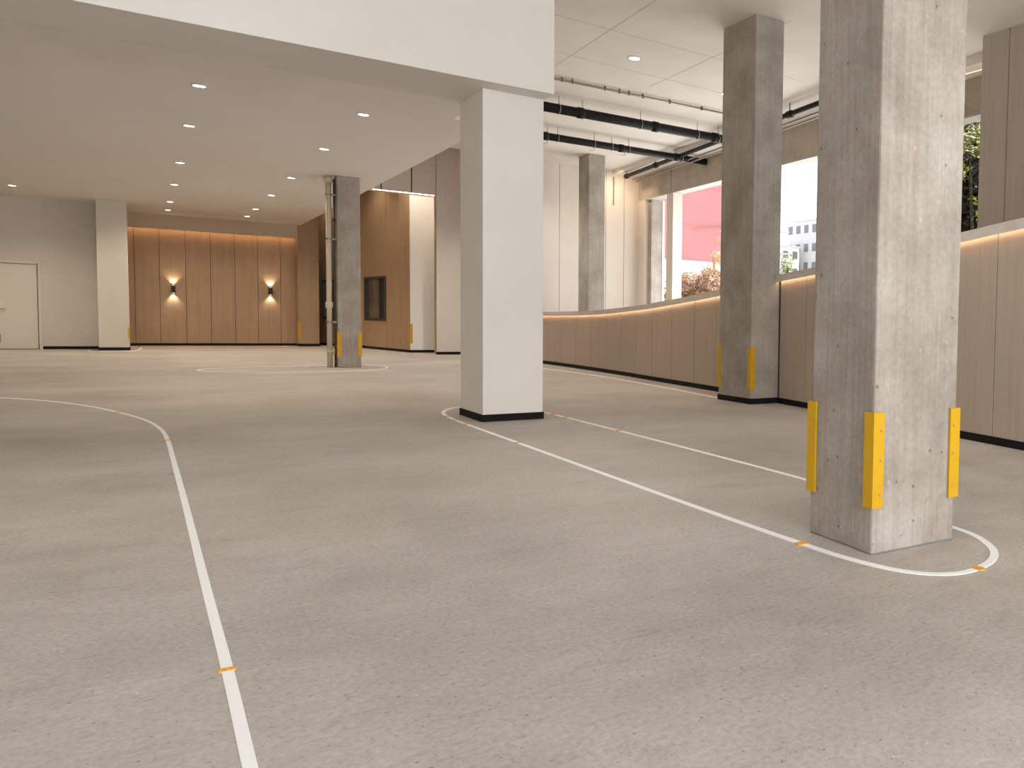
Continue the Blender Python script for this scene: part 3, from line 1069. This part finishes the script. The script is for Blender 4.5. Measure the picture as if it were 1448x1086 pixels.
def building(label, x0, x1, y0, y1, h, wall, cols, rows, fx=True):
    t = thing('building', ((x0 + x1) / 2, (y0 + y1) / 2, -0.12), label, 'building', None)
    quick('wall', wall, (x0, x1, y0, y1, -0.12, h), parent=t)
    quick('roof_edge', M['greyout'], (x0 - .15, x1 + .15, y0 - .15, y1 + .15, h, h + 0.2), parent=t)
    for r in range(rows):
        for c in range(cols):
            zz = h * (r + 0.35) / rows
            yy = y0 + (y1 - y0) * (c + 0.28) / cols
            quick('window', M['winout'], (x0 - .04, x0 + .01, yy, yy + (y1 - y0) / cols * 0.5, zz, zz + h / rows * 0.42), parent=t)
            xx = x0 + (x1 - x0) * (c + 0.28) / cols
            quick('window', M['winout'], (xx, xx + (x1 - x0) / cols * 0.5, y0 - .04, y0 + .01, zz, zz + h / rows * 0.42), parent=t)
    return t


building('tall pale block of flats seen through the middle street opening', 62, 70, 79.5, 86, 13.6, M['greyout'], 4, 6)
building('lower white house seen through the middle street opening', 54, 61, 82, 92, 10.2, M['whiteout'], 5, 5)
building('wide white house behind the shrubs in the middle street opening', 46, 56, 57, 72, 5.6, M['whiteout'], 5, 2)
t = thing('utility_mast', (56, 79.6, 0), 'thin grey mast with cross arms beside the pale block of flats', 'mast')
m = MB()
m.tube([(56, 79.6, 0), (56, 79.6, 14.4)], 0.10, 8)
m.build('pole', M['greyout'], t)
for z in (14.0, 11.5, 9.0):
    quick('cross_arm', M['greyout'], (55.2, 57, 78.6, 80.6, z, z + .12), parent=t)


def foliage(m, center, rad, n, size, seed, squash=(1, 1, 1), shell=0.45):
    rnd = random.Random(seed)
    for _ in range(n):
        while True:
            p = Vector((rnd.uniform(-1, 1), rnd.uniform(-1, 1), rnd.uniform(-1, 1)))
            if shell < p.length < 1:
                break
        wob = 0.75 + 0.5 * mnoise.noise(p * 2.3 + Vector((seed, 0, 0)))
        c = Vector(center) + Vector((p.x * squash[0], p.y * squash[1], p.z * squash[2])) * rad * wob
        a = Vector((rnd.gauss(0, 1), rnd.gauss(0, 1), rnd.gauss(0, 1))).normalized()
        b = a.orthogonal().normalized()
        s = size * rnd.uniform(0.6, 1.3)
        m.face([c - a * s, c - b * s * .45, c + a * s, c + b * s * .45])


def shrub(name, label, cat, base, blobs, trunk, leafm, branch_mat, size, seed, group=None):
    t = thing(name, base, label, cat, group)
    m = MB()
    for k, (c, r, n, sq) in enumerate(blobs):
        foliage(m, c, r, n, size, seed + k, sq)
    m.build('foliage', leafm, t)
    m = MB()
    for pts, rs in trunk:
        m.tube(pts, rs, 8)
    m.build('trunk', branch_mat, t, smooth=True)
    return t


# rust coloured garden shrub below the red facade and the bare young tree beside it
shrub('shrub', 'round rust-brown shrub in front of the red building', 'shrub', (19.6, 34.6, 0),
      [((19.3, 34.7, 2.75), 0.95, 1500, (1, 1, .9)), ((20.2, 34.0, 3.0), 1.0, 1500, (1, 1, .9)), ((19.8, 34.4, 2.0), 1.2, 900, (1, 1, 1))],
      [([(19.6, 34.6, -.1), (19.7, 34.5, 2.4)], [.09, .05])], M['leaf_rust'], M['bark'], 0.09, 11)
shrub('tree', 'thin young tree with tan branches and sparse leaves beside the rust shrub', 'tree', (22.4, 36.7, 0),
      [((22.6, 36.6, 5.3), 0.6, 90, (1, 1, 1.2)), ((22.5, 36.7, 4.4), 0.75, 160, (1, 1, 1))],
      [([(22.4, 36.8, -.1), (22.4, 36.8, 2.7), (22.2, 37.0, 3.8), (22.1, 37.1, 4.7)], [.11, .10, .06, .03]), ([(22.4, 36.8, 2.3), (22.7, 36.5, 3.7), (22.6, 36.6, 5.5)], [.10, .07, .02]),
       ([(22.5, 36.6, 3.1), (22.8, 36.2, 4.5)], [.06, .02])], leaf_mat('tan_leaves', [(0.5, 0.33, 0.18), (0.55, 0.45, 0.2), (0.42, 0.45, 0.12)]), M['paletrunk'], 0.10, 31)
shrub('shrub', 'small green shrub low beside the pale street post', 'shrub', (15.2, 29.0, 0),
      [((15.2, 29.0, 2.05), 0.36, 260, (1, 1, 1.3)), ((15.15, 29.05, 1.5), 0.4, 200, (1, 1, 1))], [([(15.2, 29.0, -.1), (15.2, 29.0, 1.8)], [.05, .03])], M['leaf_green'], M['bark'], 0.07, 41)
shrub('shrub', 'leafy green shrub in the middle street opening', 'shrub', (23.0, 31.8, 0),
      [((23.0, 31.9, 3.7), 0.55, 260, (.8, .8, 1.5)), ((22.9, 31.7, 2.9), 0.8, 400, (1, 1, 1)), ((22.6, 30.9, 2.9), 0.6, 200, (1, 1, .8))],
      [([(23, 31.8, -.1), (23, 31.8, 3.6)], [.06, .03])], M['leaf_green'], M['bark'], 0.085, 51)
# ivy covered trees beyond the ramp mouth
shrub('tree', 'dark ivy covered tree beyond the ramp mouth', 'tree', (17.6, 16.0, 0),
      [((17.6, 16.2, 3.0), 1.9, 3600, (1, 1, 1.1)), ((17.9, 15.2, 5.2), 1.8, 3600, (1, 1, 1.1)), ((18.4, 16.6, 6.0), 1.9, 2800, (1, 1, 1)), ((19.6, 16.6, 4.6), 2.6, 6000, (1, 1, 1.3))],
      [([(17.9, 16.0, -.1), (17.8, 16.1, 3), (17.5, 15.9, 6.4)], [.22, .18, .08]), ([(17.8, 16.1, 2.6), (17.2, 15.4, 5.6)], [.12, .04])], M['leaf_dark'], M['bark'], 0.13, 61)
shrub('tree', 'sunlit lime green tree crown in front of the dark ivy', 'tree', (16.3, 14.6, 0),
      [((16.2, 14.5, 5.9), 0.75, 420, (1, 1, .8)), ((16.0, 14.9, 5.2), 0.5, 160, (1, 1, .7)), ((16.5, 14.2, 4.3), 0.6, 110, (1, 1, 1)), ((16.3, 14.6, 3.0), 0.8, 130, (1, 1, 1))],
      [([(16.4, 14.6, -.1), (16.35, 14.5, 3.2), (16.2, 14.6, 5.8)], [.07, .05, .02])], M['leaf_lime'], M['bark'], 0.085, 71)
